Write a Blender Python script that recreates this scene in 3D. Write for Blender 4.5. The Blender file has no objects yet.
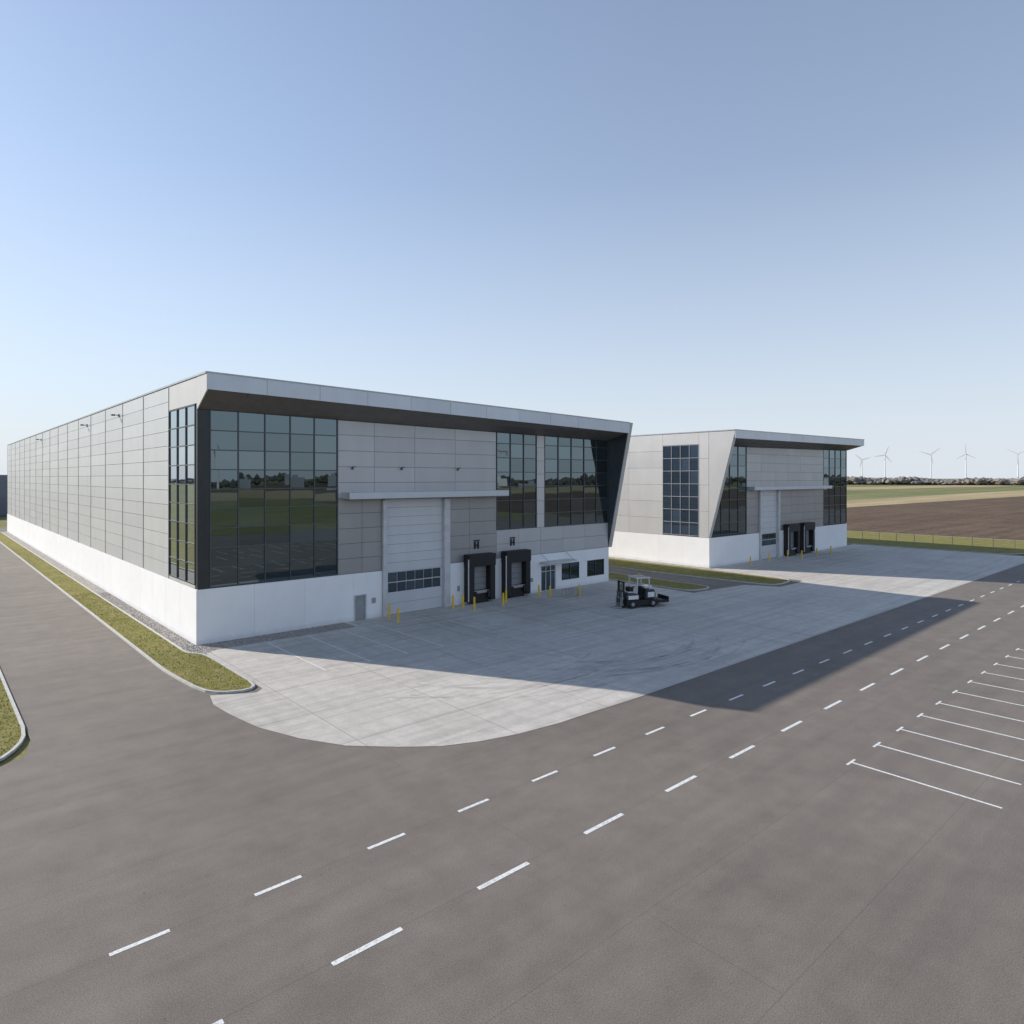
import bpy, math, random
from mathutils import Vector
random.seed(7)
scene=bpy.context.scene
COL=bpy.context.collection

# ---------------------------------------------------------------- materials
def new_mat(name):
    m=bpy.data.materials.new(name); m.use_nodes=True
    nt=m.node_tree; b=nt.nodes['Principled BSDF']
    return m,nt,b
def N(nt,t,**kw):
    n=nt.nodes.new(t)
    for k,v in kw.items(): setattr(n,k,v)
    return n
def coords(nt,scale=(1,1,1)):
    tc=N(nt,'ShaderNodeNewGeometry'); mp=N(nt,'ShaderNodeMapping')
    mp.inputs['Scale'].default_value=scale
    nt.links.new(tc.outputs['Position'],mp.inputs['Vector']); return mp.outputs[0]
def noise(nt,vec,scale,detail=6,rough=.6,dist=0):
    n=N(nt,'ShaderNodeTexNoise'); n.inputs['Scale'].default_value=scale
    n.inputs['Detail'].default_value=detail; n.inputs['Roughness'].default_value=rough
    n.inputs['Distortion'].default_value=dist
    nt.links.new(vec,n.inputs['Vector']); return n.outputs['Fac']
def ramp(nt,fac,stops):
    r=N(nt,'ShaderNodeValToRGB'); e=r.color_ramp.elements
    while len(e)<len(stops): e.new(.5)
    for i,(p,c) in enumerate(stops):
        e[i].position=p; e[i].color=(c if len(c)==4 else (*c,1)) if isinstance(c,tuple) else (c,c,c,1)
    nt.links.new(fac,r.inputs[0]); return r.outputs[0]
def mix(nt,fac,a,b,mode='MIX'):
    m=N(nt,'ShaderNodeMix',data_type='RGBA',blend_type=mode)
    for sock,v in ((m.inputs[0],fac),(m.inputs[6],a),(m.inputs[7],b)):
        if isinstance(v,(int,float)): sock.default_value=v
        elif isinstance(v,tuple): sock.default_value=(*v,1) if len(v)==3 else v
        else: nt.links.new(v,sock)
    return m.outputs[2]
def math_(nt,op,a,b=None):
    m=N(nt,'ShaderNodeMath',operation=op)
    for i,v in enumerate((a,b)):
        if v is None: continue
        if isinstance(v,(int,float)): m.inputs[i].default_value=v
        else: nt.links.new(v,m.inputs[i])
    return m.outputs[0]
def bump(nt,b,h,strength=.3,dist=.02):
    n=N(nt,'ShaderNodeBump'); n.inputs['Strength'].default_value=strength; n.inputs['Distance'].default_value=dist
    nt.links.new(h,n.inputs['Height']); nt.links.new(n.outputs[0],b.inputs['Normal'])

def simple(name,col,rough=.5,metal=0,var=.12,nscale=1.5):
    m,nt,b=new_mat(name); v=coords(nt)
    f=noise(nt,v,nscale)
    c=ramp(nt,f,[(.3,tuple(x*(1-var) for x in col)),(.7,tuple(min(1,x*(1+var)) for x in col))])
    nt.links.new(c,b.inputs['Base Color']); b.inputs['Roughness'].default_value=rough; b.inputs['Metallic'].default_value=metal
    return m
def panel_mat(name,col,rough=.38,metal=.35,var=.05,ribs=True):
    m,nt,b=new_mat(name); g=N(nt,'ShaderNodeNewGeometry')
    isl=ramp(nt,g.outputs['Random Per Island'],[(0,1-var),(1,1+var*.6)])
    base=mix(nt,1.0,col,isl,'MULTIPLY')
    v=coords(nt,(.5,.5,.12)); f=noise(nt,v,1.2)
    streak=ramp(nt,f,[(.3,.93),(.65,1.0)])
    base=mix(nt,1.0,base,streak,'MULTIPLY')
    nt.links.new(base,b.inputs['Base Color'])
    b.inputs['Metallic'].default_value=metal
    f2=noise(nt,coords(nt),.6,3)
    rr=N(nt,'ShaderNodeMapRange'); nt.links.new(f2,rr.inputs[0]); rr.inputs[3].default_value=rough-.06; rr.inputs[4].default_value=rough+.1
    nt.links.new(rr.outputs[0],b.inputs['Roughness'])
    if ribs:
        w=N(nt,'ShaderNodeTexWave',wave_type='BANDS',bands_direction='Z'); w.inputs['Scale'].default_value=1.6
        nt.links.new(coords(nt),w.inputs['Vector'])
        h=mix(nt,.35,w.outputs['Fac'],noise(nt,coords(nt),.8,2))
        bump(nt,b,h,.15,.01)
    return m

M={}
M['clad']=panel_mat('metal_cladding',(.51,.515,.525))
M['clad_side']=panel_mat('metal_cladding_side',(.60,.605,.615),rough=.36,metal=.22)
M['clad_shaded']=panel_mat('metal_cladding_shaded',(.36,.352,.345))  # darker copy of the cladding; shade under the canopy put into its colour
M['clad_light']=panel_mat('metal_cladding_light',(.60,.59,.575),metal=.2)
M['fascia']=panel_mat('fascia_metal',(.58,.61,.65),rough=.35,metal=.4,ribs=False)
M['soffit']=simple('soffit_dark',(.16,.147,.135),.5)
M['core']=simple('wall_backing',(.07,.07,.07),.8)
M['frame']=simple('mullion_dark',(.035,.04,.044),.35,.3)
M['frame_c']=simple('mullion_grey',(.08,.095,.105),.35,.4)
M['frame_l']=simple('frame_light',(.58,.58,.59),.45,.2)
M['black']=simple('black_rubber',(.012,.012,.013),.6)
M['steel']=simple('galvanised_steel',(.4,.41,.42),.4,.7)
M['yellow']=simple('yellow_paint',(.78,.52,.03),.45)
M['roof']=simple('roof_membrane',(.3,.3,.3),.8)
M['door']=panel_mat('roller_door_metal',(.62,.63,.65),rough=.4,metal=.15,var=.02)
M['ddoor']=simple('dock_door_grey',(.26,.265,.27),.5)
M['pdoor']=simple('door_grey',(.3,.31,.32),.5)
M['whitepaint']=simple('vehicle_white_paint',(.75,.75,.74),.3,0,.05)
M['darkpaint']=simple('vehicle_dark_paint',(.04,.044,.05),.35,0,.1)
M['turbine']=simple('turbine_white',(.78,.79,.8),.5)
m,nt,b=new_mat('white_base_wall'); v=coords(nt)
c=ramp(nt,noise(nt,v,.7,8),[(.3,(.86,.86,.86)),(.7,(.91,.91,.91))])
sx=N(nt,'ShaderNodeSeparateXYZ'); nt.links.new(v,sx.inputs[0])
gr=math_(nt,'ADD',sx.outputs['Z'],math_(nt,'MULTIPLY',noise(nt,v,2.5,6),.5))
dirt=ramp(nt,gr,[(.25,.8),(.7,1.0)])
g=N(nt,'ShaderNodeNewGeometry'); isl=ramp(nt,g.outputs['Random Per Island'],[(0,.96),(1,1.0)])
c=mix(nt,1.0,c,dirt,'MULTIPLY'); c=mix(nt,1.0,c,isl,'MULTIPLY')
nt.links.new(c,b.inputs['Base Color']); b.inputs['Roughness'].default_value=.7
bump(nt,b,noise(nt,v,20,4),.15,.01); M['white']=m
def glass(name,refl,tint,dark):
    m=bpy.data.materials.new(name); m.use_nodes=True; nt=m.node_tree; nt.nodes.clear()
    out=N(nt,'ShaderNodeOutputMaterial'); d=N(nt,'ShaderNodeBsdfDiffuse'); gl=N(nt,'ShaderNodeBsdfGlossy'); mx=N(nt,'ShaderNodeMixShader')
    g=N(nt,'ShaderNodeNewGeometry')
    dc=ramp(nt,g.outputs['Random Per Island'],[(0,tuple(x*.5 for x in dark)),(.8,dark),(1,tuple(x*2.6 for x in dark))])
    nt.links.new(dc,d.inputs['Color'])
    gl.inputs['Color'].default_value=(*tint,1); gl.inputs['Roughness'].default_value=.01
    lw=N(nt,'ShaderNodeFresnel'); lw.inputs['IOR'].default_value=1.45
    f=math_(nt,'ADD',lw.outputs[0],refl); 
    ff=math_(nt,'MULTIPLY',f,ramp(nt,g.outputs['Random Per Island'],[(0,.85),(1,1.05)]))
    nt.links.new(ff,mx.inputs[0]); nt.links.new(d.outputs[0],mx.inputs[1]); nt.links.new(gl.outputs[0],mx.inputs[2]); nt.links.new(mx.outputs[0],out.inputs[0])
    bp=N(nt,'ShaderNodeBump'); bp.inputs['Strength'].default_value=.05; bp.inputs['Distance'].default_value=.02
    nt.links.new(noise(nt,coords(nt),.6,1),bp.inputs['Height']); nt.links.new(bp.outputs[0],gl.inputs['Normal'])
    return m
M['glass']=glass('tinted_glass',.18,(.64,.8,.88),(.010,.014,.017))
M['glass_b']=glass('tinted_glass_blue',.2,(.6,.78,.98),(.012,.02,.03))
M['glass_s']=glass('tinted_glass_bright',.42,(.85,.93,.98),(.015,.02,.025))

# asphalt
m,nt,b=new_mat('asphalt'); v=coords(nt)
big=noise(nt,v,.06,5,.6); mid=noise(nt,v,.7,6,.65); fine=noise(nt,v,28,3,.8)
c=ramp(nt,big,[(.3,(.180,.154,.130)),(.7,(.228,.196,.166))])
c=mix(nt,1.0,c,ramp(nt,mid,[(.3,.85),(.7,1.09)]),'MULTIPLY')
c=mix(nt,1.0,c,ramp(nt,fine,[(.3,.5),(.7,1.5)]),'MULTIPLY')
c=mix(nt,1.0,c,ramp(nt,noise(nt,v,90,2,.8),[(.35,.6),(.65,1.4)]),'MULTIPLY')
tr=noise(nt,coords(nt,(.02,.9,1)),1.0,3); c=mix(nt,1.0,c,ramp(nt,tr,[(.35,.92),(.6,1.03)]),'MULTIPLY')
oil=ramp(nt,noise(nt,v,.9,3),[(.7,1.0),(.8,.82)]); c=mix(nt,1.0,c,oil,'MULTIPLY')
spots=ramp(nt,noise(nt,v,4.5,2,.5),[(.72,1.0),(.78,.7)]); c=mix(nt,1.0,c,spots,'MULTIPLY')
br=N(nt,'ShaderNodeTexBrick'); br.offset=.3; br.inputs['Scale'].default_value=1; br.inputs['Brick Width'].default_value=83; br.inputs['Row Height'].default_value=3.96
br.inputs['Mortar Size'].default_value=.02; br.inputs['Mortar Smooth'].default_value=.3
br.inputs['Color1'].default_value=(1,1,1,1); br.inputs['Color2'].default_value=(.95,.95,.95,1); br.inputs['Mortar'].default_value=(.8,.8,.8,1)
nt.links.new(v,br.inputs['Vector']); c=mix(nt,1.0,c,br.outputs['Color'],'MULTIPLY')
nt.links.new(c,b.inputs['Base Color']); b.inputs['Roughness'].default_value=.85
bump(nt,b,fine,.45,.01); M['asphalt']=m
# concrete apron with saw-cut joints
m,nt,b=new_mat('concrete'); v=coords(nt)
c=ramp(nt,noise(nt,v,.13,6,.65),[(.3,(.53,.497,.445)),(.7,(.63,.595,.54))])
c=mix(nt,1.0,c,ramp(nt,noise(nt,v,1.3,8,.7),[(.3,.86),(.7,1.08)]),'MULTIPLY')
c=mix(nt,1.0,c,ramp(nt,noise(nt,v,22,3,.8),[(.3,.8),(.7,1.17)]),'MULTIPLY')
st=noise(nt,coords(nt,(.06,1.6,1)),.9,5,.7,.6); c=mix(nt,1.0,c,ramp(nt,st,[(.38,.86),(.55,1.03)]),'MULTIPLY')
st=noise(nt,coords(nt,(1.2,.07,1)),.8,5,.7,.5); c=mix(nt,1.0,c,ramp(nt,st,[(.35,.93),(.55,1.02)]),'MULTIPLY')
br=N(nt,'ShaderNodeTexBrick'); br.offset=0; br.inputs['Scale'].default_value=1; br.inputs['Brick Width'].default_value=6; br.inputs['Row Height'].default_value=4.67
br.inputs['Mortar Size'].default_value=.022; br.inputs['Mortar Smooth'].default_value=.2
br.inputs['Color1'].default_value=(1,1,1,1); br.inputs['Color2'].default_value=(.94,.94,.94,1); br.inputs['Mortar'].default_value=(.55,.53,.5,1)
nt.links.new(v,br.inputs['Vector']); c=mix(nt,1.0,c,br.outputs['Color'],'MULTIPLY')
nt.links.new(c,b.inputs['Base Color']); b.inputs['Roughness'].default_value=.8
bump(nt,b,noise(nt,v,22,3,.8),.2,.01); M['concrete']=m
M['kerb']=simple('kerb_concrete',(.52,.51,.48),.8,0,.15,3)
def worn(name,lo,hi,s=9,thr=(.3,.48)):
    m,nt,b=new_mat(name); v=coords(nt)
    w=ramp(nt,noise(nt,v,s,5,.75),[(thr[0],lo),(thr[1],hi)]); nt.links.new(w,b.inputs['Base Color']); b.inputs['Roughness'].default_value=.6; return m
M['paint']=worn('road_paint',(.38,.37,.35),(.8,.8,.78),9,(.34,.5))
M['paint_f']=worn('faded_paint',(.55,.54,.52),(.8,.8,.78),5,(.3,.6))
m=bpy.data.materials.new('tyre_rubber_film'); m.use_nodes=True; nt=m.node_tree; b=nt.nodes['Principled BSDF']
b.inputs['Base Color'].default_value=(.08,.075,.07,1); b.inputs['Roughness'].default_value=.8
a=ramp(nt,noise(nt,coords(nt),.5,5,.6),[(.35,0.0),(.8,.24)]); nt.links.new(a,b.inputs['Alpha']); M['tyre']=m
def groundmat(name,c1,c2,c3,s1,s2,stripes=None,bumps=.4,fs=12):
    m,nt,b=new_mat(name); v=coords(nt)
    c=mix(nt,ramp(nt,noise(nt,v,s1,6,.6),[(.35,0.0),(.65,1.0)]),c1,c2)
    c=mix(nt,ramp(nt,noise(nt,v,s2,6,.7),[(.45,0.0),(.7,1.0)]),c,c3)
    c=mix(nt,1.0,c,ramp(nt,noise(nt,v,fs,3,.8),[(.3,.7),(.7,1.3)]),'MULTIPLY')
    if stripes:
        w=noise(nt,coords(nt,stripes),1.0,3); c=mix(nt,1.0,c,ramp(nt,w,[(.35,.78),(.65,1.15)]),'MULTIPLY')
    nt.links.new(c,b.inputs['Base Color']); b.inputs['Roughness'].default_value=.95
    b.inputs['Specular IOR Level'].default_value=.1
    bump(nt,b,noise(nt,v,fs,3,.8),bumps,.05); return m
M['grass']=groundmat('grass_turf',(.18,.18,.045),(.25,.225,.07),(.32,.265,.12),.35,1.1)
M['meadow']=groundmat('meadow',(.2,.2,.075),(.27,.24,.11),(.16,.17,.06),.02,.15,(.02,.3,1),fs=3)
M['field_green']=groundmat('green_field',(.17,.20,.08),(.22,.23,.10),(.26,.23,.13),.008,.03,(.003,.08,1),fs=.8)
M['field_tan']=groundmat('stubble_field',(.42,.33,.19),(.48,.38,.23),(.36,.3,.17),.01,.05,(.004,.15,1),fs=.8)
M['field_brown']=groundmat('ploughed_field',(.135,.095,.066),(.17,.122,.086),(.11,.078,.055),.02,.1,(.008,.55,1),fs=.9)
m,nt,b=new_mat('gravel'); v=coords(nt)
vo=N(nt,'ShaderNodeTexVoronoi'); vo.inputs['Scale'].default_value=9; nt.links.new(v,vo.inputs['Vector'])
bw=N(nt,'ShaderNodeRGBToBW'); nt.links.new(vo.outputs['Color'],bw.inputs[0])
c=ramp(nt,bw.outputs[0],[(.1,(.16,.145,.13)),(.9,(.5,.46,.42))]); nt.links.new(c,b.inputs['Base Color']); b.inputs['Roughness'].default_value=.9
bump(nt,b,vo.outputs['Distance'],.8,.05); M['gravel']=m
m,nt,b=new_mat('blades'); g=N(nt,'ShaderNodeNewGeometry')
c=ramp(nt,g.outputs['Random Per Island'],[(0,(.12,.15,.03)),(.5,(.2,.2,.05)),(1,(.36,.3,.13))]); nt.links.new(c,b.inputs['Base Color']); b.inputs['Roughness'].default_value=.8; M['blades']=m
m,nt,b=new_mat('distant_foliage_hazed'); g=N(nt,'ShaderNodeNewGeometry')  # distance haze is put into these pale tree colours
c=ramp(nt,g.outputs['Random Per Island'],[(0,(.16,.155,.15)),(.6,(.22,.2,.18)),(1,(.29,.26,.22))]); nt.links.new(c,b.inputs['Base Color']); b.inputs['Roughness'].default_value=1; M['trees']=m
m,nt,b=new_mat('dark_foliage'); g=N(nt,'ShaderNodeNewGeometry')
c=ramp(nt,g.outputs['Random Per Island'],[(0,(.05,.05,.045)),(.6,(.08,.08,.06)),(1,(.12,.11,.08))]); nt.links.new(c,b.inputs['Base Color']); b.inputs['Roughness'].default_value=1; M['trees_d']=m
M['town']=simple('distant_building_wall',(.2,.22,.25),.7,0,.2,.02)
M['town_l']=simple('distant_building_pale_wall',(.5,.5,.51),.7,0,.2,.02)

# ---------------------------------------------------------------- mesh helpers
def link(o,parent=None):
    COL.objects.link(o)
    if parent: o.parent=parent
    return o
def empty(name,loc=(0,0,0),rot=0):
    e=bpy.data.objects.new(name,None); e.location=loc; e.rotation_euler=(0,0,rot); e.empty_display_size=.5
    return link(e)
class MB:
    def __init__(s): s.v=[]; s.f=[]; s.mi=[]
    def hexa(s,p,mi=0):
        n=len(s.v); s.v+= [tuple(q) for q in p]
        for f in ((0,3,2,1),(4,5,6,7),(0,1,5,4),(1,2,6,5),(2,3,7,6),(3,0,4,7)):
            s.f.append(tuple(n+i for i in f)); s.mi.append(mi)
    def box(s,x0,x1,y0,y1,z0,z1,mi=0):
        if x0>x1:x0,x1=x1,x0
        if y0>y1:y0,y1=y1,y0
        s.hexa([(x0,y0,z0),(x1,y0,z0),(x1,y1,z0),(x0,y1,z0),(x0,y0,z1),(x1,y0,z1),(x1,y1,z1),(x0,y1,z1)],mi)
    def poly(s,pts,mi=0):
        n=len(s.v); s.v+=[tuple(p) for p in pts]; s.f.append(tuple(range(n,n+len(pts)))); s.mi.append(mi)
    def extr(s,pts,d,mi=0):
        n=len(s.v); k=len(pts); d=Vector(d)
        s.v+=[tuple(p) for p in pts]+[tuple(Vector(p)+d) for p in pts]
        s.f.append(tuple(range(n,n+k))[::-1]); s.f.append(tuple(range(n+k,n+2*k))); s.mi+=[mi,mi]
        for i in range(k):
            j=(i+1)%k; s.f.append((n+i,n+j,n+k+j,n+k+i)); s.mi.append(mi)
    def cyl(s,p0,p1,r0,r1=None,seg=12,mi=0,cap=True):
        if r1 is None: r1=r0
        p0=Vector(p0);p1=Vector(p1); a=(p1-p0).normalized(); t=a.orthogonal().normalized(); b=a.cross(t)
        n=len(s.v)
        for p,r in ((p0,r0),(p1,r1)):
            for i in range(seg):
                an=2*math.pi*i/seg; s.v.append(tuple(p+r*(math.cos(an)*t+math.sin(an)*b)))
        for i in range(seg):
            j=(i+1)%seg; s.f.append((n+i,n+j,n+seg+j,n+seg+i)); s.mi.append(mi)
        if cap:
            s.f.append(tuple(range(n,n+seg))[::-1]); s.f.append(tuple(range(n+seg,n+2*seg))); s.mi+=[mi,mi]
    def make(s,name,mats,parent=None,bevel=0,smooth=False,recalc=True):
        me=bpy.data.meshes.new(name); me.from_pydata(s.v,[],s.f)
        if not isinstance(mats,(list,tuple)): mats=[mats]
        for m in mats: me.materials.append(m)
        for p,i in zip(me.polygons,s.mi): p.material_index=i; p.use_smooth=smooth
        me.update()
        o=bpy.data.objects.new(name,me); link(o,parent)
        if recalc:
            import bmesh
            bm=bmesh.new(); bm.from_mesh(me); bmesh.ops.recalc_face_normals(bm,faces=bm.faces); bm.to_mesh(me); bm.free()
        if bevel:
            bv=o.modifiers.new('b','BEVEL'); bv.width=bevel; bv.segments=2; bv.limit_method='ANGLE'
        return o

def W(O,A,Nn,u,n,z): return (O[0]+A[0]*u+Nn[0]*n, O[1]+A[1]*u+Nn[1]*n, z)
def wcell(mb,F,u0,u1,n0,n1,z0,z1,tilt=0,mi=0,top=None):
    O,A,Nn=F
    t=[random.uniform(-tilt,tilt) for _ in range(4)]
    za=z1 if top is None else min(z1,top(u0)); zb=z1 if top is None else min(z1,top(u1))
    if za<=z0 or zb<=z0: return
    p=[W(O,A,Nn,u0,n0,z0),W(O,A,Nn,u1,n0,z0),W(O,A,Nn,u1,n1+t[0],z0),W(O,A,Nn,u0,n1+t[1],z0),
       W(O,A,Nn,u0,n0,za),W(O,A,Nn,u1,n0,zb),W(O,A,Nn,u1,n1+t[2],zb),W(O,A,Nn,u0,n1+t[3],za)]
    mb.hexa(p,mi)
def panels(name,F,us,zs,mat,parent,n0=-.02,n1=.08,gap=.028,tilt=.004,top=None):
    mb=MB()
    for i in range(len(us)-1):
        for j in range(len(zs)-1):
            wcell(mb,F,us[i]+gap/2,us[i+1]-gap/2,n0,n1,zs[j]+gap/2,zs[j+1]-gap/2,tilt,0,top)
    return mb.make(name,mat,parent)
def lin(a,b,n): return [a+(b-a)*i/n for i in range(n+1)]
def curtain(name,F,us,zs,parent,gm,top=None,nrm=.03,fw=.075,fm='frame_c'):
    O,A,Nn=F; mb=MB(); NV=Vector((Nn[0],Nn[1],0))
    for i in range(len(us)-1):
        for j in range(len(zs)-1):
            u0,u1,z0,z1=us[i],us[i+1],zs[j],zs[j+1]
            za=z1 if top is None else min(z1,top(u0)); zb=z1 if top is None else min(z1,top(u1))
            a=random.uniform(-.004,.004); e=random.uniform(-.004,.004)
            q=[Vector(W(O,A,Nn,u0,nrm+a,z0)),Vector(W(O,A,Nn,u1,nrm-a,z0)),Vector(W(O,A,Nn,u1,nrm-a+e,zb)),Vector(W(O,A,Nn,u0,nrm+a+e,za))]
            if (q[1]-q[0]).cross(q[2]-q[0]).dot(NV)<0: q=q[::-1]
            mb.poly(q)
    mb.make(name+'_glass',gm,parent,recalc=False)
    fb=MB()
    for u in us: wcell(fb,F,u-fw/2,u+fw/2,0,.115,zs[0]-.04,zs[-1]+.04,0,0,top)
    for z in zs[:-1]: wcell(fb,F,us[0],us[-1],0,.105,z-fw/2,z+fw/2)
    if top is None: wcell(fb,F,us[0],us[-1],0,.105,zs[-1]-fw/2,zs[-1]+fw/2)
    fb.make(name+'_frame',M[fm],parent)

# ---------------------------------------------------------------- warehouse
def roller_door(X0,X1,Y,H,parent,wrows=((2.05,2.8),(2.95,3.7)),ncol=6):
    F=((0,Y),(1,0),(0,-1))
    zs=[0.03,1.0,2.0,2.88,3.76]+lin(3.76,H,8)[1:]
    panels('roller_door_slats',F,[X0,X1],zs,M['door'],parent,-.05,.0,gap=.02,tilt=.002)
    g=MB(); fr=MB()
    w=(X1-X0-.5)/ncol
    for z0,z1 in wrows:
        for i in range(ncol):
            a=X0+.25+i*w+.08; b_=a+w-.16
            wcell(fr,F,a-.05,b_+.05,-.01,.02,z0-.04,z1+.0)
            wcell(g,F,a,b_,-.01,.03,z0+.02,z1-.06)
    fr.make('roller_door_window_trim',M['frame'],parent); g.make('roller_door_windows',M['glass'],parent)
def dock(x0,x1,Y,H,parent,proj=.95):
    fw=.62; hd=1.15; mb=MB()
    mb.box(x0,x0+fw,Y-proj,Y-.085,0.2,H-hd); mb.box(x1-fw,x1,Y-proj,Y-.085,.2,H-hd); mb.box(x0-.04,x1+.04,Y-proj-.05,Y-.085,H-hd,H)
    mb.make('dock_shelter',M['black'],parent,bevel=.04)
    mb=MB(); mb.box(x0+fw,x1-fw,Y-.25,Y-.09,1.25,H-hd); mb.make('dock_door',M['ddoor'],parent)
    mb=MB()
    for k in range(1,4): mb.box(x0+fw,x1-fw,Y-.262,Y-.25,1.25+k*.56,1.27+k*.56)
    mb.make('dock_door_seams',M['frame'],parent)
    mb=MB(); mb.box(x0+fw+.05,x1-fw-.05,Y-.8,Y-.09,.95,1.2); mb.make('dock_leveller',M['steel'],parent,bevel=.02)
    mb=MB(); mb.box(x0+fw+.02,x1-fw-.02,Y-.7,Y-.085,0.02,.94)
    for s in (x0+fw+.05,x1-fw-.3): mb.box(s,s+.25,Y-.95,Y-.81,.5,1.15)
    mb.make('dock_bumpers',M['black'],parent,bevel=.02)
    mb=MB(); mb.box(x0-.14,x0-.05,Y-proj-.02,Y-proj+.06,.3,H-.4); mb.make('dock_side_strips',M['frame_l'],parent)
def wall_lamp(x,Y,z,parent):
    mb=MB(); mb.box(x-.09,x+.09,Y-.14,Y-.08,z-.1,z+.1); mb.cyl((x,Y-.1,z),(x,Y-.4,z+.12),.025,seg=8)
    mb.box(x-.13,x+.13,Y-.55,Y-.33,z+.1,z+.17); mb.make('wall_lamp',M['frame_c'],parent)
def side_lamp(x,y,z,parent):
    mb=MB(); mb.box(x-.14,x-.08,y-.15,y+.15,z-.15,z+.15); mb.box(x-.5,x-.12,y-.05,y+.05,z,z+.07); mb.box(x-.75,x-.45,y-.22,y+.22,z-.04,z+.1); mb.make('wall_lamp',M['frame_c'],parent)

def shell(parent,X0,Y0,L,D,zt,ov,zb,zs):
    zl,zr=zt(0),zt(L)
    c=MB(); c.hexa([(X0+.03,Y0+.03,0),(X0+L-.03,Y0+.03,0),(X0+L-.03,Y0+D-.03,0),(X0+.03,Y0+D-.03,0),
        (X0+.03,Y0+.03,min(zl,zs(0)+.5)),(X0+L-.03,Y0+.03,zs(L)+.5),(X0+L-.03,Y0+D-.03,zr-.3),(X0+.03,Y0+D-.03,zl-.3)]); c.make('wall_core',M['core'],parent)
    e=MB(); 
    A=[(X0+.01,Y0+.02,zs(0)),(X0+.01,Y0-ov(0)+.05,zb(0)),(X0+.01,Y0-ov(0)+.05,zl-.03),(X0+.01,Y0+.4,zl-.03),(X0+.01,Y0+.4,zs(0))]
    B=[(X0+L-.01,Y0+.02,zs(L)),(X0+L-.01,Y0-ov(L)+.05,zb(L)),(X0+L-.01,Y0-ov(L)+.05,zr-.03),(X0+L-.01,Y0+.4,zr-.03),(X0+L-.01,Y0+.4,zs(L))]
    k=5; e.v=A+B; e.f=[tuple(range(k))[::-1],tuple(range(k,2*k))]+[(i,(i+1)%k,k+(i+1)%k,k+i) for i in range(k)]; e.mi=[0]*len(e.f)
    e.make('soffit',M['soffit'],parent)
    s=MB(); n=16
    for i in range(1,n):
        u=L*i/n; s.hexa([(X0+u-.02,Y0-.02,zs(u)-.012),(X0+u+.02,Y0-.02,zs(u)-.012),(X0+u+.02,Y0-ov(u)+.06,zb(u)-.012),(X0+u-.02,Y0-ov(u)+.06,zb(u)-.012),
            (X0+u-.02,Y0-.02,zs(u)+.01),(X0+u+.02,Y0-.02,zs(u)+.01),(X0+u+.02,Y0-ov(u)+.06,zb(u)+.01),(X0+u-.02,Y0-ov(u)+.06,zb(u)+.01)])
    s.make('soffit_seams',M['frame'],parent)
    f=MB(); n=11
    for i in range(n):
        u0=L*i/n+(.012 if i else -.06); u1=L*(i+1)/n-(.012 if i<n-1 else -.06)
        f.hexa([(X0+u0,Y0-ov(u0)-.05,zb(u0)-.04),(X0+u1,Y0-ov(u1)-.05,zb(u1)-.04),(X0+u1,Y0-ov(u1)+.045,zb(u1)-.04),(X0+u0,Y0-ov(u0)+.045,zb(u0)-.04),
                (X0+u0,Y0-ov(u0)-.05,zt(u0)),(X0+u1,Y0-ov(u1)-.05,zt(u1)),(X0+u1,Y0-ov(u1)+.045,zt(u1)),(X0+u0,Y0-ov(u0)+.045,zt(u0))])
    f.make('fascia',M['fascia'],parent)
    f=MB(); f.hexa([(X0-.1,Y0-ov(0)-.09,zt(0)+.003),(X0+L+.1,Y0-ov(L)-.09,zt(L)+.003),(X0+L+.1,Y0-ov(L)+.25,zt(L)+.003),(X0-.1,Y0-ov(0)+.25,zt(0)+.003),
        (X0-.1,Y0-ov(0)-.09,zt(0)+.1),(X0+L+.1,Y0-ov(L)-.09,zt(L)+.1),(X0+L+.1,Y0-ov(L)+.25,zt(L)+.1),(X0-.1,Y0-ov(0)+.25,zt(0)+.1)]); f.make('roof_coping',M['steel'],parent)
    r=MB(); r.hexa([(X0+.02,Y0-ov(0)+.26,zl-.2),(X0+L-.02,Y0-ov(L)+.26,zr-.2),(X0+L-.02,Y0+D-.05,zr-.2),(X0+.02,Y0+D-.05,zl-.2),
        (X0+.02,Y0-ov(0)+.26,zl-.02),(X0+L-.02,Y0-ov(L)+.26,zr-.02),(X0+L-.02,Y0+D-.05,zr-.02),(X0+.02,Y0+D-.05,zl-.02)]); r.make('roof',M['roof'],parent)

# ======== building 1
B1=empty('warehouse',(0,0,0))
L1=45.0; D1=136.0
zt=lambda u:19.3-1.1*u/45; ov=lambda u:2.26+.84*u/45; zb=lambda u:18.2-1.1*u/45; zs=lambda u:16.95-.65*u/45
shell(B1,0,0,L1,D1,zt,ov,zb,zs)
FF=((0,0),(1,0),(0,-1)); FL=((0,0),(0,1),(-1,0)); FR=((45,0),(0,1),(1,0))
mb=MB(); mb.box(-.06,.78,-.09,.36,4.02,16.93); mb.make('corner_post',M['frame'],B1)
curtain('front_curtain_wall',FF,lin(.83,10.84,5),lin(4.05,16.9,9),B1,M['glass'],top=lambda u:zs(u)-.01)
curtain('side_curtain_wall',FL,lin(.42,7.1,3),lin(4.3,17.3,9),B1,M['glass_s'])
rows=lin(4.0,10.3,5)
panels('front_panels_lower',FF,[10.9,13.1,15.0],rows,M['clad_shaded'],B1)
panels('front_panels_lower_b',FF,[22.2,24.6,28.0],rows,M['clad_shaded'],B1)
panels('front_panels_upper',FF,[10.9,14.3,18.4,22.9,27.95],lin(10.3,16.9,5),M['clad'],B1,top=lambda u:zs(u)-.02)
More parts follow.
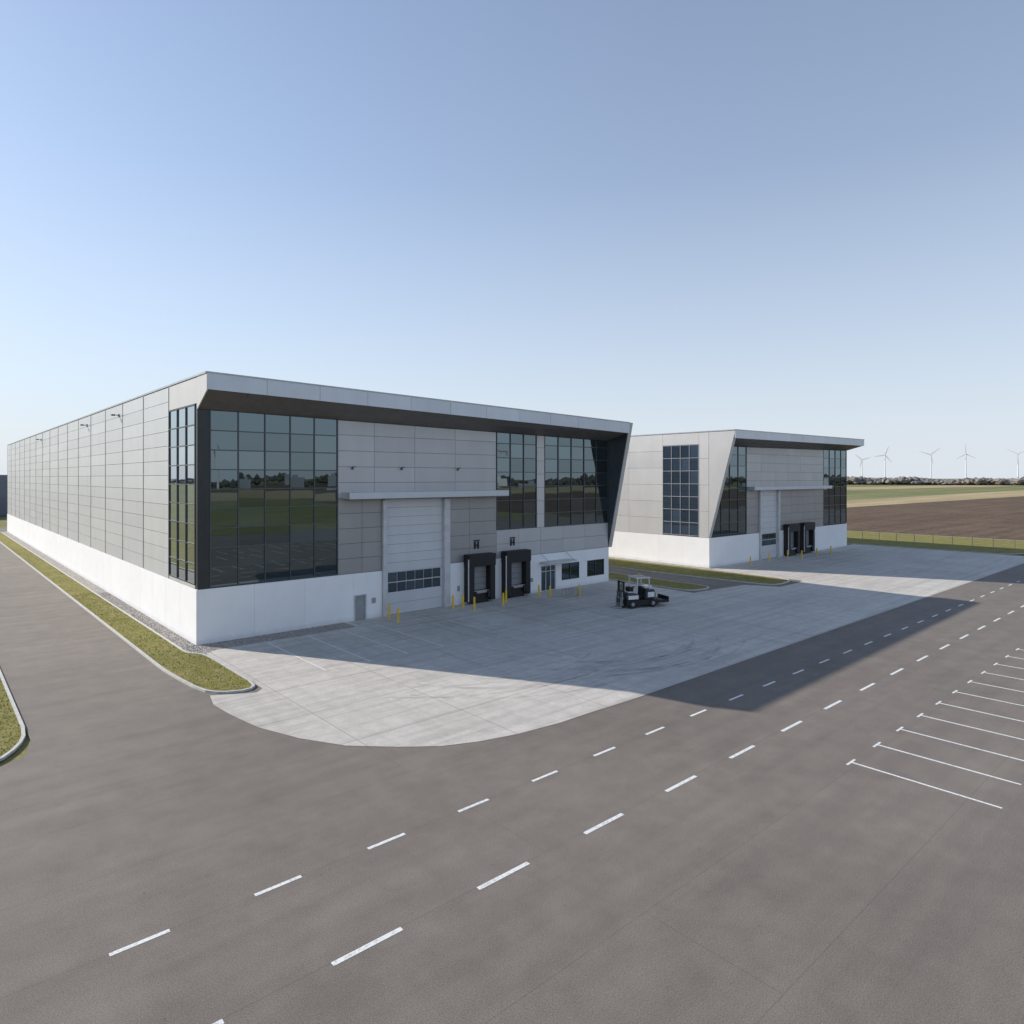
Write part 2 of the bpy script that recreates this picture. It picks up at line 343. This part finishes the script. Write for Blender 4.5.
panels('front_panels_mid',FF,[28.0,31.0,34.1,37.5,41,44.98],lin(4.0,6.8,2),M['clad'],B1)
panels('front_pier',FF,[33.55,34.65],lin(6.8,16.6,7),M['clad_light'],B1,top=lambda u:zs(u)-.02)
curtain('front_window_b',FF,lin(28.05,33.5,3),lin(6.85,16.9,7),B1,M['glass'],top=lambda u:zs(u)-.03)
curtain('front_window_c',FF,lin(34.7,44.95,5),lin(6.85,16.9,7),B1,M['glass'],top=lambda u:zs(u)-.03)
us=[0.0,4.0,8.0,12.3]; panels('base_wall',FF,us,[0,3.98],M['white'],B1,-.02,.14,.012,.001)
panels('base_wall_b',FF,[13.5,15.0],[0,3.98],M['white'],B1,-.02,.14,.012,.001)
panels('base_wall_c',FF,[12.3,13.5],[2.15,3.98],M['white'],B1,-.02,.14,.012,.001)
panels('base_wall_d',FF,[22.2,23.9],[0,3.98],M['white'],B1,-.02,.14,.012,.001)
panels('base_wall_e',FF,[23.9,28.0,32.0,34.1],[0.0,3.98],M['white'],B1,-.02,.14,.012,.001)
panels('base_wall_f',FF,[36.3,37.2],[0,2.7],M['white'],B1,-.02,.14,.012,.001)
panels('base_wall_g',FF,[34.1,37.2,41.0,45.0],[2.7,3.98],M['white'],B1,-.02,.14,.012,.001)
panels('base_wall_h',FF,[37.2,40.0,41.3,44.2],[0,.9],M['white'],B1,-.02,.14,.012,.001)
panels('base_wall_i',FF,[40.0,41.3],[.9,2.7],M['white'],B1,-.02,.14,.012,.001)
panels('base_wall_j',FF,[44.2,45.0],[0,2.7],M['white'],B1,-.02,.14,.012,.001)
panels('side_base_wall',FL,lin(-.13,D1,34),[0,3.98],M['white'],B1,-.02,.14,.03,.001)
sy=[7.15+8.05*i for i in range(17)]
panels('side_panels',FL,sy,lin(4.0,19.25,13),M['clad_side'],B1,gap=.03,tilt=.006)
panels('side_panels_top',FL,[0.0,7.13],[17.36,19.25],M['clad_light'],B1)
panels('side_panels_sill',FL,[0.4,7.13],[4.0,4.25],M['clad_light'],B1)
mb=MB(); mb.box(-.14,.3,-2.2,D1+.1,19.28,19.42); mb.make('side_coping',M['steel'],B1)
mb=MB()
for y in sy: mb.box(-.115,-.09,y-.045,y+.045,4.0,19.2)
mb.make('side_joint_caps',M['pdoor'],B1)
mb=MB(); mb.extr([(-.08,0.0,16.9),(-.08,-2.25,18.12),(-.08,-2.25,19.27),(-.08,0.0,19.27)],(.085,0,0)); mb.make('eave_end_panel',M['clad_light'],B1)
panels('far_side_panels',FR,lin(0,D1,17),lin(4.0,18.1,12),M['clad'],B1)
panels('far_side_base',FR,lin(0,D1,17),[0,3.98],M['white'],B1,-.02,.12)
FB=((0,D1),(1,0),(0,1)); panels('rear_panels',FB,lin(0,45,8),lin(0,18,12),M['clad'],B1)
mb=MB(); mb.extr([(45.09,0.3,3.95),(45.09,-.1,3.95),(45.09,-3.2,18.25),(45.09,.3,18.25)],(.55,0,0)); mb.make('end_fin',M['clad_light'],B1,bevel=.02)
mb=MB(); mb.extr([(45.0,0.05,4.0),(45.0,-.0,4.0),(45.0,-2.9,17.1),(45.0,0.05,16.4)],(.085,0,0)); mb.make('end_fin_shade',M['frame_c'],B1)  # added dark panel: shade on the fin's inner face painted as colour
mb=MB(); mb.box(15.02,15.4,-.35,.0,0,10.1); mb.box(21.5,22.15,-.35,.0,0,10.1); mb.make('door_portal',M['frame_l'],B1,bevel=.02)
mb=MB(); mb.box(11.3,28.6,-1.3,-.09,10.25,10.8); mb.make('canopy',M['fascia'],B1,bevel=.02)
mb=MB(); mb.box(11.4,28.5,-1.2,-.1,10.18,10.247); mb.make('canopy_underside',M['soffit'],B1)
roller_door(15.4,21.5,-.02,10.2,B1)
for a,b_ in ((23.9,27.1),(28.6,31.8)): dock(a,b_,-.05,4.7,B1)
mb=MB()
for x in (25.45,30.1):
    mb.box(x-.28,x-.12,-.16,-.085,5.15,5.85); mb.box(x+.12,x+.28,-.16,-.085,5.15,5.85); mb.box(x-.12,x+.12,-.15,-.085,5.42,5.56); mb.box(x-.32,x+.32,-.2,-.085,5.9,6.0)
mb.make('dock_marker',M['black'],B1)
mb=MB(); mb.box(12.42,13.38,-.06,.0,0.02,2.08); mb.make('personnel_door',M['pdoor'],B1)
mb=MB(); mb.box(12.3,12.42,-.17,0,0,2.15); mb.box(13.38,13.5,-.17,0,0,2.15); mb.box(12.42,13.38,-.17,0,2.08,2.15); mb.box(13.2,13.3,-.12,-.06,1.0,1.05); mb.make('personnel_door_frame',M['frame_l'],B1)
curtain('entry_door',FF,[34.15,34.85,35.55,36.25],[0.05,2.1,2.68],B1,M['glass'],fw=.07,fm='frame_l')
mb=MB(); mb.box(33.9,38.2,-1.5,-.15,3.05,3.2); mb.make('entry_canopy',M['frame_l'],B1,bevel=.02)
mb=MB()
for x in (34.2,37.9): mb.cyl((x,-1.35,3.2),(x,-.15,3.9),.025,seg=6)
mb.make('entry_canopy_rods',M['steel'],B1)
curtain('office_window',FF,[37.2,38.6,40.0],[.9,2.68],B1,M['glass'],fw=.08)
curtain('office_window_b',FF,[41.3,42.75,44.2],[.9,2.68],B1,M['glass'],fw=.08)
for x in (12.2,17.0,23.2): wall_lamp(x,0,12.8,B1)
for y in (24.8,41.6,81): side_lamp(-.02,y,18.2,B1)
mb=MB(); mb.box(14.0,14.35,-.2,-.14,1.3,1.75); mb.box(32.6,32.9,-.2,-.14,1.2,1.6); mb.box(23.1,23.35,-.2,-.14,1.3,1.8); mb.make('control_box',M['pdoor'],B1)

# ======== building 2
B2=empty('warehouse',(0,0,0))
X2=63.95; Y2=-1.45; L2=43.65; D2=110.0
zt2=lambda u:18.2+.4*u/L2; ov2=lambda u:3.85-.9*u/L2; zb2=lambda u:17.2+.4*u/L2; zs2=lambda u:16.3+.5*u/L2
shell(B2,X2,Y2,L2,D2,zt2,ov2,zb2,zs2)
F2=((X2,Y2),(1,0),(0,-1)); FL2=((X2,Y2),(0,1),(-1,0)); FR2=((X2+L2,Y2),(0,1),(1,0))
curtain('front_curtain_wall',F2,lin(.6,9.5,4),lin(4.3,16.8,8),B2,M['glass'],top=lambda u:zs2(u)-.02)
panels('front_panels_lower',F2,[9.55,13.0],lin(4,10.3,5),M['clad_shaded'],B2)
panels('front_panels_lower_b',F2,[19.0,23,27,31,34.4],lin(4,10.3,5),M['clad_shaded'],B2)
panels('front_panels_upper',F2,lin(9.55,34.4,6),lin(10.3,16.8,5),M['clad'],B2,top=lambda u:zs2(u)-.02)
curtain('front_window_b',F2,lin(34.45,43.6,4),lin(4.2,16.9,8),B2,M['glass'],top=lambda u:zs2(u)-.02)
panels('base_wall',F2,lin(0,13,3),[0,3.98],M['white'],B2,-.02,.14,.012,.001)
panels('base_wall_b',F2,lin(19,L2,6),[0,3.98],M['white'],B2,-.02,.14,.012,.001)
mb=MB(); mb.box(X2+13.02,X2+13.4,Y2-.35,Y2,0,10.1); mb.box(X2+18.5,X2+19.0,Y2-.35,Y2,0,10.1); mb.make('door_portal',M['frame_l'],B2,bevel=.02)
mb=MB(); mb.box(X2+9.6,X2+35,Y2-1.3,Y2-.09,10.25,10.75); mb.make('canopy',M['fascia'],B2,bevel=.02)
roller_door(X2+13.4,X2+18.5,Y2-.02,10.2,B2)
for a,b_ in ((20.4,24.0),(25.6,29.2)): dock(X2+a,X2+b_,Y2-.05,4.9,B2)
panels('side_panels_front',FL2,[0,1.5],lin(4.0,18.15,4),M['clad_light'],B2)
curtain('side_window',FL2,lin(1.55,7.35,4),lin(4.15,16.5,7),B2,M['glass_b'],fm='pdoor')
panels('side_panels_over',FL2,[1.5,7.4],[16.56,18.15],M['clad_light'],B2)
panels('side_panels',FL2,[7.4+6*i for i in range(18)],lin(4.0,18.15,6),M['clad_light'],B2)
panels('side_base_wall',FL2,[-.13]+lin(4,108,26),[0,3.98],M['white'],B2,-.02,.14,.014,.001)
mb=MB(); mb.box(X2-.14,X2+.3,Y2-3.8,Y2+D2,18.17,18.3); mb.make('side_coping',M['steel'],B2)
mb=MB(); mb.extr([(X2-.08,Y2-.02,3.95),(X2-.08,Y2-3.9,18.15),(X2-.08,Y2-.02,18.15)],(.6,0,0)); mb.make('end_fin',M['clad_light'],B2,bevel=.02)
panels('far_side_panels',FR2,lin(0,108,18),lin(4.0,18.4,6),M['clad_light'],B2)
panels('far_side_base',FR2,lin(0,108,18),[0,3.98],M['white'],B2,-.02,.12)
mb=MB(); mb.extr([(X2+L2,Y2,16.8),(X2+L2,Y2-2.9,17.6),(X2+L2,Y2-2.9,18.55),(X2+L2,Y2,18.55)],(.08,0,0)); mb.make('eave_end_panel',M['clad_light'],B2)

# ---------------------------------------------------------------- ground
def sheet(name,pts,z,mat):
    mb=MB(); mb.poly([(x,y,z) for x,y in pts]); o=mb.make(name,mat)
    me=o.data
    if me.polygons[0].normal.z<0: me.flip_normals()
    return o
mb=MB(); rings=[0,60,150,400,1000,2500,6000,14000]; seg=48
mb.v=[(0,0,-.12)]+[(r*math.cos(2*math.pi*i/seg),r*math.sin(2*math.pi*i/seg),-.12) for r in rings[1:] for i in range(seg)]
for i in range(seg): mb.f.append((0,1+i,1+(i+1)%seg)); mb.mi.append(0)
for k in range(len(rings)-2):
    for i in range(seg):
        a=1+k*seg; mb.f.append((a+i,a+seg+i,a+seg+(i+1)%seg,a+(i+1)%seg)); mb.mi.append(0)
mb.make('ground',M['field_green'])
sheet('meadow',[(-400,-16.4),(-400,330),(142,330),(142,-500),(-400,-500)],-.06,M['meadow'])
sheet('ploughed_field',[(142,-300),(1300,-300),(1300,40),(142,66)],-.05,M['field_brown'])
sheet('stubble_field',[(142,66.5),(1300,40.5),(1300,120),(142,96)],-.045,M['field_tan'])
sheet('stubble_field',[(700,230),(2200,150),(2300,250),(700,330)],-.045,M['field_tan'])
sheet('stubble_field',[(-500,-320),(700,-320),(900,-520),(-700,-560)],-.04,M['field_tan'])
sheet('ploughed_field',[(-700,-570),(900,-530),(900,-900),(-900,-900)],-.04,M['field_brown'])
sheet('asphalt_road',[(-80,-95),(250,-95),(250,-28),(112,-28),(112,150),(-11.2,150),(-11.2,-13.5),(-11.6,-15.5),(-13,-16.4),(-80,-16.4)],0,M['asphalt'])
apron=[(-.35,-2.9),(-.35,-13.0),(-.9,-13.5),(-2.0,-12.9),(-3.0,-12.3),(-3.35,-14),(-3.2,-16.1),(-2.8,-18.8),(-1.9,-21.4),(-.7,-23.6),(1,-25.3),(2.5,-26.5),(4.1,-27.2),(6,-27.7),(8.6,-28),(14.6,-28.15),(112,-28.15),(112,-1),(62.3,-1.4),(62.3,-14.8),(60.5,-15.3),(56,-15.2),(54.5,-12),(50.5,-11.5),(45.5,-11.2),(45.7,0.3),(11.4,.3),(11.4,-2.2),(.5,-2.3)]
sheet('concrete_apron',apron,.012,M['concrete'])
sheet('gravel_strip',[(-1.3,D1),(-1.3,-2.2),(-.35,-2.9),(.5,-2.3),(11.4,-2.2),(11.4,.3),(0.2,.3),(.2,D1)],.018,M['gravel'])
mb=MB()
for _ in range(2600):
    if random.random()<.6: x,y=random.uniform(-1.25,-.2),random.uniform(-2.2,30)
    else: x,y=random.uniform(-.2,11.3),random.uniform(-2.2,-.2)
    r=random.uniform(.03,.08); n=len(mb.v)
    for dx,dy,dz in ((1,0,0),(-.4,.9,0),(-.6,-.8,0),(.1,.1,1)): mb.v.append((x+dx*r*random.uniform(.7,1.2),y+dy*r*random.uniform(.7,1.2),.016+dz*r*.9))
    mb.f+=[(n,n+1,n+3),(n+1,n+2,n+3),(n+2,n,n+3)]; mb.mi+=[0,0,0]
mb.make('gravel_stones',simple('stone',(.38,.355,.33),.9,0,.5,15),recalc=False)
def kerb(name,pts,closed,w=.15,h=.12,base=0):
    mb=MB(); n=len(pts)
    P=[Vector(p) for p in pts]; nor=[]
    for i in range(n):
        a=P[(i-1)%n] if (closed or i>0) else P[i]; b_=P[(i+1)%n] if (closed or i<n-1) else P[i]
        t=(b_-a).normalized(); nor.append(Vector((-t.y,t.x))*w/2)
    for i in range(n if closed else n-1):
        j=(i+1)%n
        a,b_=P[i]+nor[i],P[i]-nor[i]; c,d=P[j]-nor[j],P[j]+nor[j]
        q=[a,b_,c,d]; mb.hexa([(p.x,p.y,base) for p in q]+[(p.x,p.y,h) for p in q])
    return mb.make(name,M['kerb'])
def smooth(pts,it=2):
    for _ in range(it):
        q=[]
        for i in range(len(pts)):
            a=pts[i];b_=pts[(i+1)%len(pts)]
            d=math.hypot(b_[0]-a[0],b_[1]-a[1]); t=min(.25,1.0/d)
            q.append((a[0]+(b_[0]-a[0])*t,a[1]+(b_[1]-a[1])*t)); q.append((b_[0]-(b_[0]-a[0])*t,b_[1]-(b_[1]-a[1])*t))
        pts=q
    return pts
g1=smooth([(-1.35,134),(-1.35,0),(-1.35,-2.3),(-.5,-3.2),(-.45,-13.2),(-3.05,-12.2),(-3.6,-6),(-3.6,134)])
g2=smooth([(55,60),(55,0),(56.2,-14.6),(61.6,-14.2),(62.1,-1.6),(62.1,60)])
g3=smooth([(46.2,60),(46.0,-10.6),(50.2,-10.8),(50.2,60)])
g4=smooth([(-60,140),(-11.3,140),(-11.3,-13.5),(-13,-16.3),(-60,-16.3)])
g5=smooth([(112.3,60),(112.3,-24),(121,-27),(142,-27),(142,60)])
for g in (g1,g2,g3,g4,g5):
    sheet('grass_verge',g,.08,M['grass']); kerb('kerb',g,True)
sheet('gravel_strip',[(62.2,-2.6),(63.8,-2.6),(63.8,60),(62.2,60)],.018,M['gravel'])
def inside(p,poly):
    x,y=p; r=False; j=len(poly)-1
    for i in range(len(poly)):
        xi,yi=poly[i]; xj,yj=poly[j]
        if (yi>y)!=(yj>y) and x<(xj-xi)*(y-yi)/(yj-yi)+xi: r=not r
        j=i
    return r
mb=MB()
def blades(poly,bb,dens,h):
    x0,x1,y0,y1=bb
    for _ in range(int((x1-x0)*(y1-y0)*dens)):
        x=random.uniform(x0,x1); y=random.uniform(y0,y1)
        if not inside((x,y),poly): continue
        hh=h*random.uniform(.4,1.2); a=random.uniform(0,6.28); w=random.uniform(.015,.04); l=random.uniform(-.06,.06)
        c,s=math.cos(a)*w,math.sin(a)*w
        n=len(mb.v); mb.v+=[(x-c,y-s,.075),(x+c,y+s,.075),(x+l,y+l,.075+hh)]; mb.f.append((n,n+1,n+2)); mb.mi.append(0)
blades(g1,(-3.7,-.4,-13.5,30),60,.06); blades(g1,(-3.7,-.4,30,90),15,.07)
blades(g4,(-16,-11.3,-16.5,10),70,.06); blades(g2,(55,62.2,-15,25),12,.08); blades(g3,(46,50.2,-11,20),14,.08)
me=bpy.data.meshes.new('grass'); me.from_pydata(mb.v,[],mb.f); me.materials.append(M['blades']); o=bpy.data.objects.new('grass',me); link(o)

# markings
mk=MB(); z=.006
x=6.8-3.65*9
while x<160: mk.box(x,x+1.4,-31.77,-31.63,.003,z); x+=3.65
x=11.0-4.6*8
while x<160: mk.box(x,x+2.0,-35.8,-35.64,.003,z); x+=4.6
mk.make('lane_marking',M['paint'])
mk=MB(); x=14.45
while x<70:
    mk.box(x-.055,x+.055,-44.6,-39.37,.003,z); mk.box(x-.4,x+.4,-39.37,-39.27,.003,z); x+=2.82
x=0
while x<80:
    mk.box(x-.06,x+.06,-57.5,-52.5,.003,z); mk.box(x-.06,x+.06,-66,-60.5,.003,z); x+=2.82
mk.make('parking_bay_marking',M['paint'])
mk=MB()
for x in (4.0,7.1,10.0,13.0): mk.box(x-.055,x+.055,-12,-2.6,.014,.019)
mk.make('apron_bay_marking',M['paint_f'])
# tyre marks
tm=MB(); zc=.022
def track(pts,w=.28):
    n0=len(tm.v)
    for i,p in enumerate(pts):
        a=Vector(pts[max(0,i-1)]); b_=Vector(pts[min(len(pts)-1,i+1)]); t=(b_-a).normalized(); nn=Vector((-t.y,t.x))*w/2; p=Vector(p)
        tm.v.append((*(p+nn),zc)); tm.v.append((*(p-nn),zc))
    for i in range(len(pts)-1):
        k=n0+2*i; tm.f.append((k,k+1,k+3,k+2)); tm.mi.append(0)
def arc(cx,cy,r,a0,a1):
    return [(cx+r*math.cos(math.radians(a0+(a1-a0)*i/40)),cy+r*math.sin(math.radians(a0+(a1-a0)*i/40))) for i in range(41)]
for q in range(9):
    cx=random.uniform(9,26); r=random.uniform(9,15); cy=-26.3+r+random.uniform(-.5,3); a0=random.uniform(180,230); a1=a0+random.uniform(50,90)
    zc=.020+q*.0015
    if cx-r<0.5: cx=r+.6
    track(arc(cx,cy,r,a0,a1),.2); zc+=.0007; track(arc(cx,cy,r-1.9,a0,a1),.2)
for q in range(6):
    x=[17.2,25.2,29.8,18.0,24.6,30.4][q]; zc=.045+q*.001; l=random.uniform(8,20)
    for s in (0,1.7): track([(x+s-.9+.0024*i*i*(1 if q%2 else -1),-2.5-i*l/12) for i in range(13)],.22)
tm.make('tyre_marks',M['tyre'])

# bollards
def bollard(x,y):
    mb=MB(); mb.cyl((0,0,0),(0,0,1.1),.095,seg=16); mb.cyl((0,0,1.1),(0,0,1.17),.095,.05,seg=16); mb.cyl((0,0,0),(0,0,.03),.17,seg=16)
    o=mb.make('bollard',M['yellow']); o.location=(x,y,.012)
for p in ((15.2,-1.0),(14.9,-2.9),(21.9,-1.1),(22.9,-1.3),(22.9,-3.0),(27.6,-2.0),(26.2,-3.2),(32.1,-1.9),(32.6,-3.0),(35.2,-4.6),
          (77.2,-3),(82.8,-3),(84.0,-4.6),(89,-4.6),(94,-4.6),(71,-3.5)): bollard(*p)
mb=MB()
for i in range(4):
    x=33.6+i*.5; mb.cyl((x,-4.4,0),(x,-4.4,.8),.025,seg=8); mb.cyl((x,-3.7,0),(x,-3.7,.8),.025,seg=8); mb.cyl((x,-4.4,.8),(x,-3.7,.8),.025,seg=8)
mb.cyl((33.5,-4.4,.1),(35.2,-4.4,.1),.025,seg=8); mb.cyl((33.5,-3.7,.1),(35.2,-3.7,.1),.025,seg=8)
mb.make('bicycle_rack',M['steel'])

# yard forklift
FK=empty('forklift_truck',(35.5,-11.9,.012),math.radians(-20)); FK.scale=(1.18,1.18,1.17)
mb=MB(); mb.box(-1.55,1.35,-.75,.75,.2,.62); mb.make('chassis',M['black'],FK,bevel=.06)
mb=MB(); mb.extr([(.15,-.68,.623),(1.0,-.68,.623),(1.15,-.68,.95),(1.0,-.68,1.4),(.25,-.68,1.45)],(0,1.36,0))
mb.extr([(-1.5,-.66,.623),(-.35,-.66,.623),(-.4,-.66,1.0),(-.7,-.66,1.18),(-1.4,-.66,1.13),(-1.55,-.66,.9)],(0,1.32,0)); mb.make('counterweight',M['darkpaint'],FK,bevel=.08)
mb=MB(); mb.box(-1.4,-.5,-.72,-.665,.7,1.0); mb.box(-1.4,-.5,.665,.72,.7,1.0); mb.box(.35,.95,-.73,-.685,.8,1.2); mb.box(.35,.95,.685,.73,.8,1.2); mb.box(.3,.95,-.4,.4,1.452,1.62); mb.box(-1.25,-.8,-.4,.4,1.18,1.26); mb.make('body_panels',M['whitepaint'],FK,bevel=.015)
mb=MB(); mb.box(-.3,.14,-.3,.3,.62,.98); mb.box(.02,.14,-.3,.3,.98,1.6); mb.box(-1.1,-.7,-.3,.3,1.2,1.6); mb.make('seat_and_console',M['black'],FK,bevel=.04)
mb=MB()
for sx,sy_ in ((-.6,-.6),(-.6,.6),(.6,-.6),(.6,.6)): mb.cyl((sx,sy_,1.1),(sx*.85,sy_,2.3),.06,seg=8)
mb.box(-.65,.65,-.65,-.54,2.28,2.38); mb.box(-.65,.65,.54,.65,2.28,2.38)
for i in range(6): mb.box(-.6+i*.23,-.52+i*.23,-.54,.54,2.29,2.35)
mb.make('overhead_guard',M['frame_l'],FK)
mb=MB(); mb.cyl((-.7,0,1.3),(-.5,0,1.55),.03,seg=8); mb.cyl((-.5,-.18,1.58),(-.5,.18,1.58),.03,seg=8)
for y in (-.42,.30): mb.box(-1.72,-1.57,y,y+.12,.12,2.1)
for z in (.3,1.25,1.98): mb.box(-1.7,-1.6,-.3,.3,z,z+.1)
mb.cyl((-1.65,0,.3),(-1.65,0,1.9),.05,seg=8); mb.make('mast',M['black'],FK)
mb=MB()
mb.box(-1.83,-1.73,-.5,.5,.25,.35); mb.box(-1.83,-1.73,-.5,.5,.75,.85)
for y in (-.4,-.15,.1,.36): mb.box(-1.81,-1.74,y,y+.05,.35,1.3)
for y in (-.38,.26): mb.box(-1.9,-1.835,y,y+.12,.08,.8); mb.box(-2.5,-1.9,y,y+.12,.08,.12)
mb.make('forks',M['steel'],FK)
mb=MB()
for sx,r in ((-1.05,.34),(.8,.34)):
    for q in (-.8,.58): mb.cyl((sx,q,r),(sx,q+.22,r),r,seg=22)
mb.make('wheels',M['black'],FK,bevel=.03)
mb=MB()
for sx,r in ((-1.05,.34),(.8,.34)):
    for q in (-.815,.785): mb.cyl((sx,q,r),(sx,q+.03,r),r*.42,seg=16)
mb.make('wheel_hubs',M['pdoor'],FK)
mb=MB(); mb.cyl((.3,.4,2.38),(.3,.4,2.56),.06,seg=10); mb.make('beacon',M['yellow'],FK)
mb=MB(); mb.box(1.36,2.3,-.75,.75,.3,.5); mb.box(2.2,2.3,-.75,.75,.5,.75); mb.make('rear_deck',M['black'],FK,bevel=.03)

# fence
mb=MB(); y=-26
while y<70: mb.box(121.2,121.28,y-.04,y+.04,0,1.7); y+=3
for z in (.3,.6,.9,1.2,1.5,1.65): mb.box(121.22,121.24,-26,70,z,z+.015)
mb.make('wire_fence',M['steel'])

# wind turbines
def turbine(x,y,h,ang):
    e=empty('wind_turbine',(x,y,0),math.atan2(-15-x,y+51)) 
    mb=MB(); mb.cyl((0,0,0),(0,0,h),2.2,1.3,seg=14); mb.make('tower',M['turbine'],e)
    mb=MB(); mb.box(-1.7,1.7,-4,6,h-.5,h+3); mb.cyl((0,-6.5,h+1),(0,-4,h+1),1.0,1.7,seg=12); mb.make('nacelle',M['turbine'],e)
    mb=MB()
    for k in range(3):
        a=ang+k*2.0944; d=Vector((math.cos(a),0,math.sin(a))); s=Vector((-math.sin(a),0,math.cos(a)))
        o=Vector((0,-5,h+1))
        prof=[(0,.9),(5,2.0),(15,1.6),(27,1.1),(38,.4)]
        for i in range(4):
            q=[]
            for r,w in prof[i:i+2]:
                c=o+d*r
                q.append([c-s*w,c+s*w,c+s*w+Vector((0,.7,0)),c-s*w+Vector((0,.7,0))])
            mb.hexa([tuple(v) for v in q[0]+q[1]])
    mb.make('rotor_blades',M['turbine'],e)
for p in ((3145,1158,92,.3),(2737,919,98,1.2),(2754,770,96,.7),(2908,700,100,1.6),(2992,559,98,.5),(3900,1700,95,.2)): turbine(*p)

import bmesh
bm=bmesh.new(); bmesh.ops.create_icosphere(bm,subdivisions=1,radius=1); iv=[v.co.copy() for v in bm.verts]; iff=[tuple(v.index for v in f.verts) for f in bm.faces]; bm.free()
def clump(mb,c,r,h):
    n=len(mb.v)
    for v in iv:
        k=random.uniform(.6,1.25); mb.v.append((c[0]+v.x*r*k,c[1]+v.y*r*k,c[2]+v.z*h*k))
    for f in iff: mb.f.append(tuple(n+i for i in f)); mb.mi.append(0)
def treeline(a0,a1,R0,R1,n,hmax,amp=.25,mat='trees'):
    mb=MB(); ph=random.uniform(0,6)
    for i in range(n):
        a=math.radians(random.uniform(a0,a1)); R=random.uniform(R0,R1)
        env=.7+amp*.6*math.sin(a*37+ph)+amp*.5*math.sin(a*91)+random.uniform(-.15,.15)
        h=hmax*max(.25,env)
        x=-15+R*math.sin(a); y=-51+R*math.cos(a)
        for k in range(3):
            clump(mb,(x+random.uniform(-5,5),y+random.uniform(-5,5),h*random.uniform(.25,.75)),random.uniform(3,6.5),h*.27)
    mb.make('distant_trees',M[mat])
treeline(64,84,1350,1480,1400,16,.2)
treeline(84,290,900,1200,1500,20,mat='trees_d')
treeline(-75,5,1300,1600,500,16)
mb=MB(); mb.box(-7,9,216,242,0,13); mb.box(-7,0,200,215.9,0,7); mb.make('industrial_building',M['town'])
for k in range(44):
    a=math.radians(random.uniform(95,215)); R=random.uniform(650,860); w=random.uniform(5,18); h=random.uniform(5,17)
    mb=MB(); mb.box(-w,w,-w*.4,w*.4,0,h); mb.box(-w*.3,w*.2,-w*.2,w*.2,h,h+3)
    o=mb.make('distant_building',M['town'] if k%4 else M['town_l']); o.location=(-15+R*math.sin(a),-51+R*math.cos(a),0); o.rotation_euler=(0,0,-a)
for k in range(8):
    a=math.radians(108+k*13); R=620+k*20
    mb=MB(); mb.cyl((0,0,0),(0,0,42),1.4,1.0,seg=6); mb.cyl((-12,0,42),(34,0,46),1.1,.6,seg=6); mb.cyl((0,0,42),(0,0,52),.8,.4,seg=6); mb.cyl((0,0,52),(30,0,45.7),.3,seg=5); mb.box(-13,-9,-1,1,38,42)
    o=mb.make('tower_crane',M['town_l']); o.location=(-15+R*math.sin(a),-51+R*math.cos(a),0); o.rotation_euler=(0,0,-a+.4*k)

# ---------------------------------------------------------------- light, sky, camera
el=math.radians(28.6); az=math.atan2(-.48,.877)
w=bpy.data.worlds.new('World'); scene.world=w; w.use_nodes=True
nt=w.node_tree; bg=nt.nodes['Background']; sky=nt.nodes.new('ShaderNodeTexSky'); sky.sky_type='NISHITA'; sky.sun_disc=False
sky.sun_elevation=el; sky.sun_rotation=az; sky.air_density=1.0; sky.dust_density=.4; sky.ozone_density=2.0; sky.altitude=50
tc=nt.nodes.new('ShaderNodeTexCoord'); sp=nt.nodes.new('ShaderNodeSeparateXYZ'); nt.links.new(tc.outputs['Generated'],sp.inputs[0])
hz=ramp(nt,sp.outputs['Z'],[(0.0,.95),(.06,.85),(.2,.58),(.4,.3),(1.0,.06)])
skyc=mix(nt,1.0,sky.outputs[0],(1.08,1.13,1.2),'MULTIPLY')
col=mix(nt,hz,skyc,(5.4,5.85,6.5))
nt.links.new(col,bg.inputs[0]); bg.inputs[1].default_value=.132
sd=bpy.data.lights.new('sun','SUN'); sd.energy=5.0; sd.angle=math.radians(.53); sd.color=(1,.93,.84)
so=bpy.data.objects.new('sun',sd); link(so)
ldir=Vector((.48*math.cos(el),-.877*math.cos(el),-math.sin(el)))
so.rotation_euler=ldir.to_track_quat('-Z','Y').to_euler(); so.location=(-60,80,80)
cd=bpy.data.cameras.new('camera'); cd.sensor_width=36; cd.lens=36*671/1024; cd.shift_y=-34/1024; cd.clip_start=.1; cd.clip_end=30000
co=bpy.data.objects.new('camera',cd); co.location=(-15.05,-51.05,12); co.rotation_euler=(math.pi/2,0,-math.atan2(.6628,.7488)); link(co)
scene.camera=co
scene.view_settings.view_transform='Standard'; scene.view_settings.look='None'; scene.view_settings.exposure=0
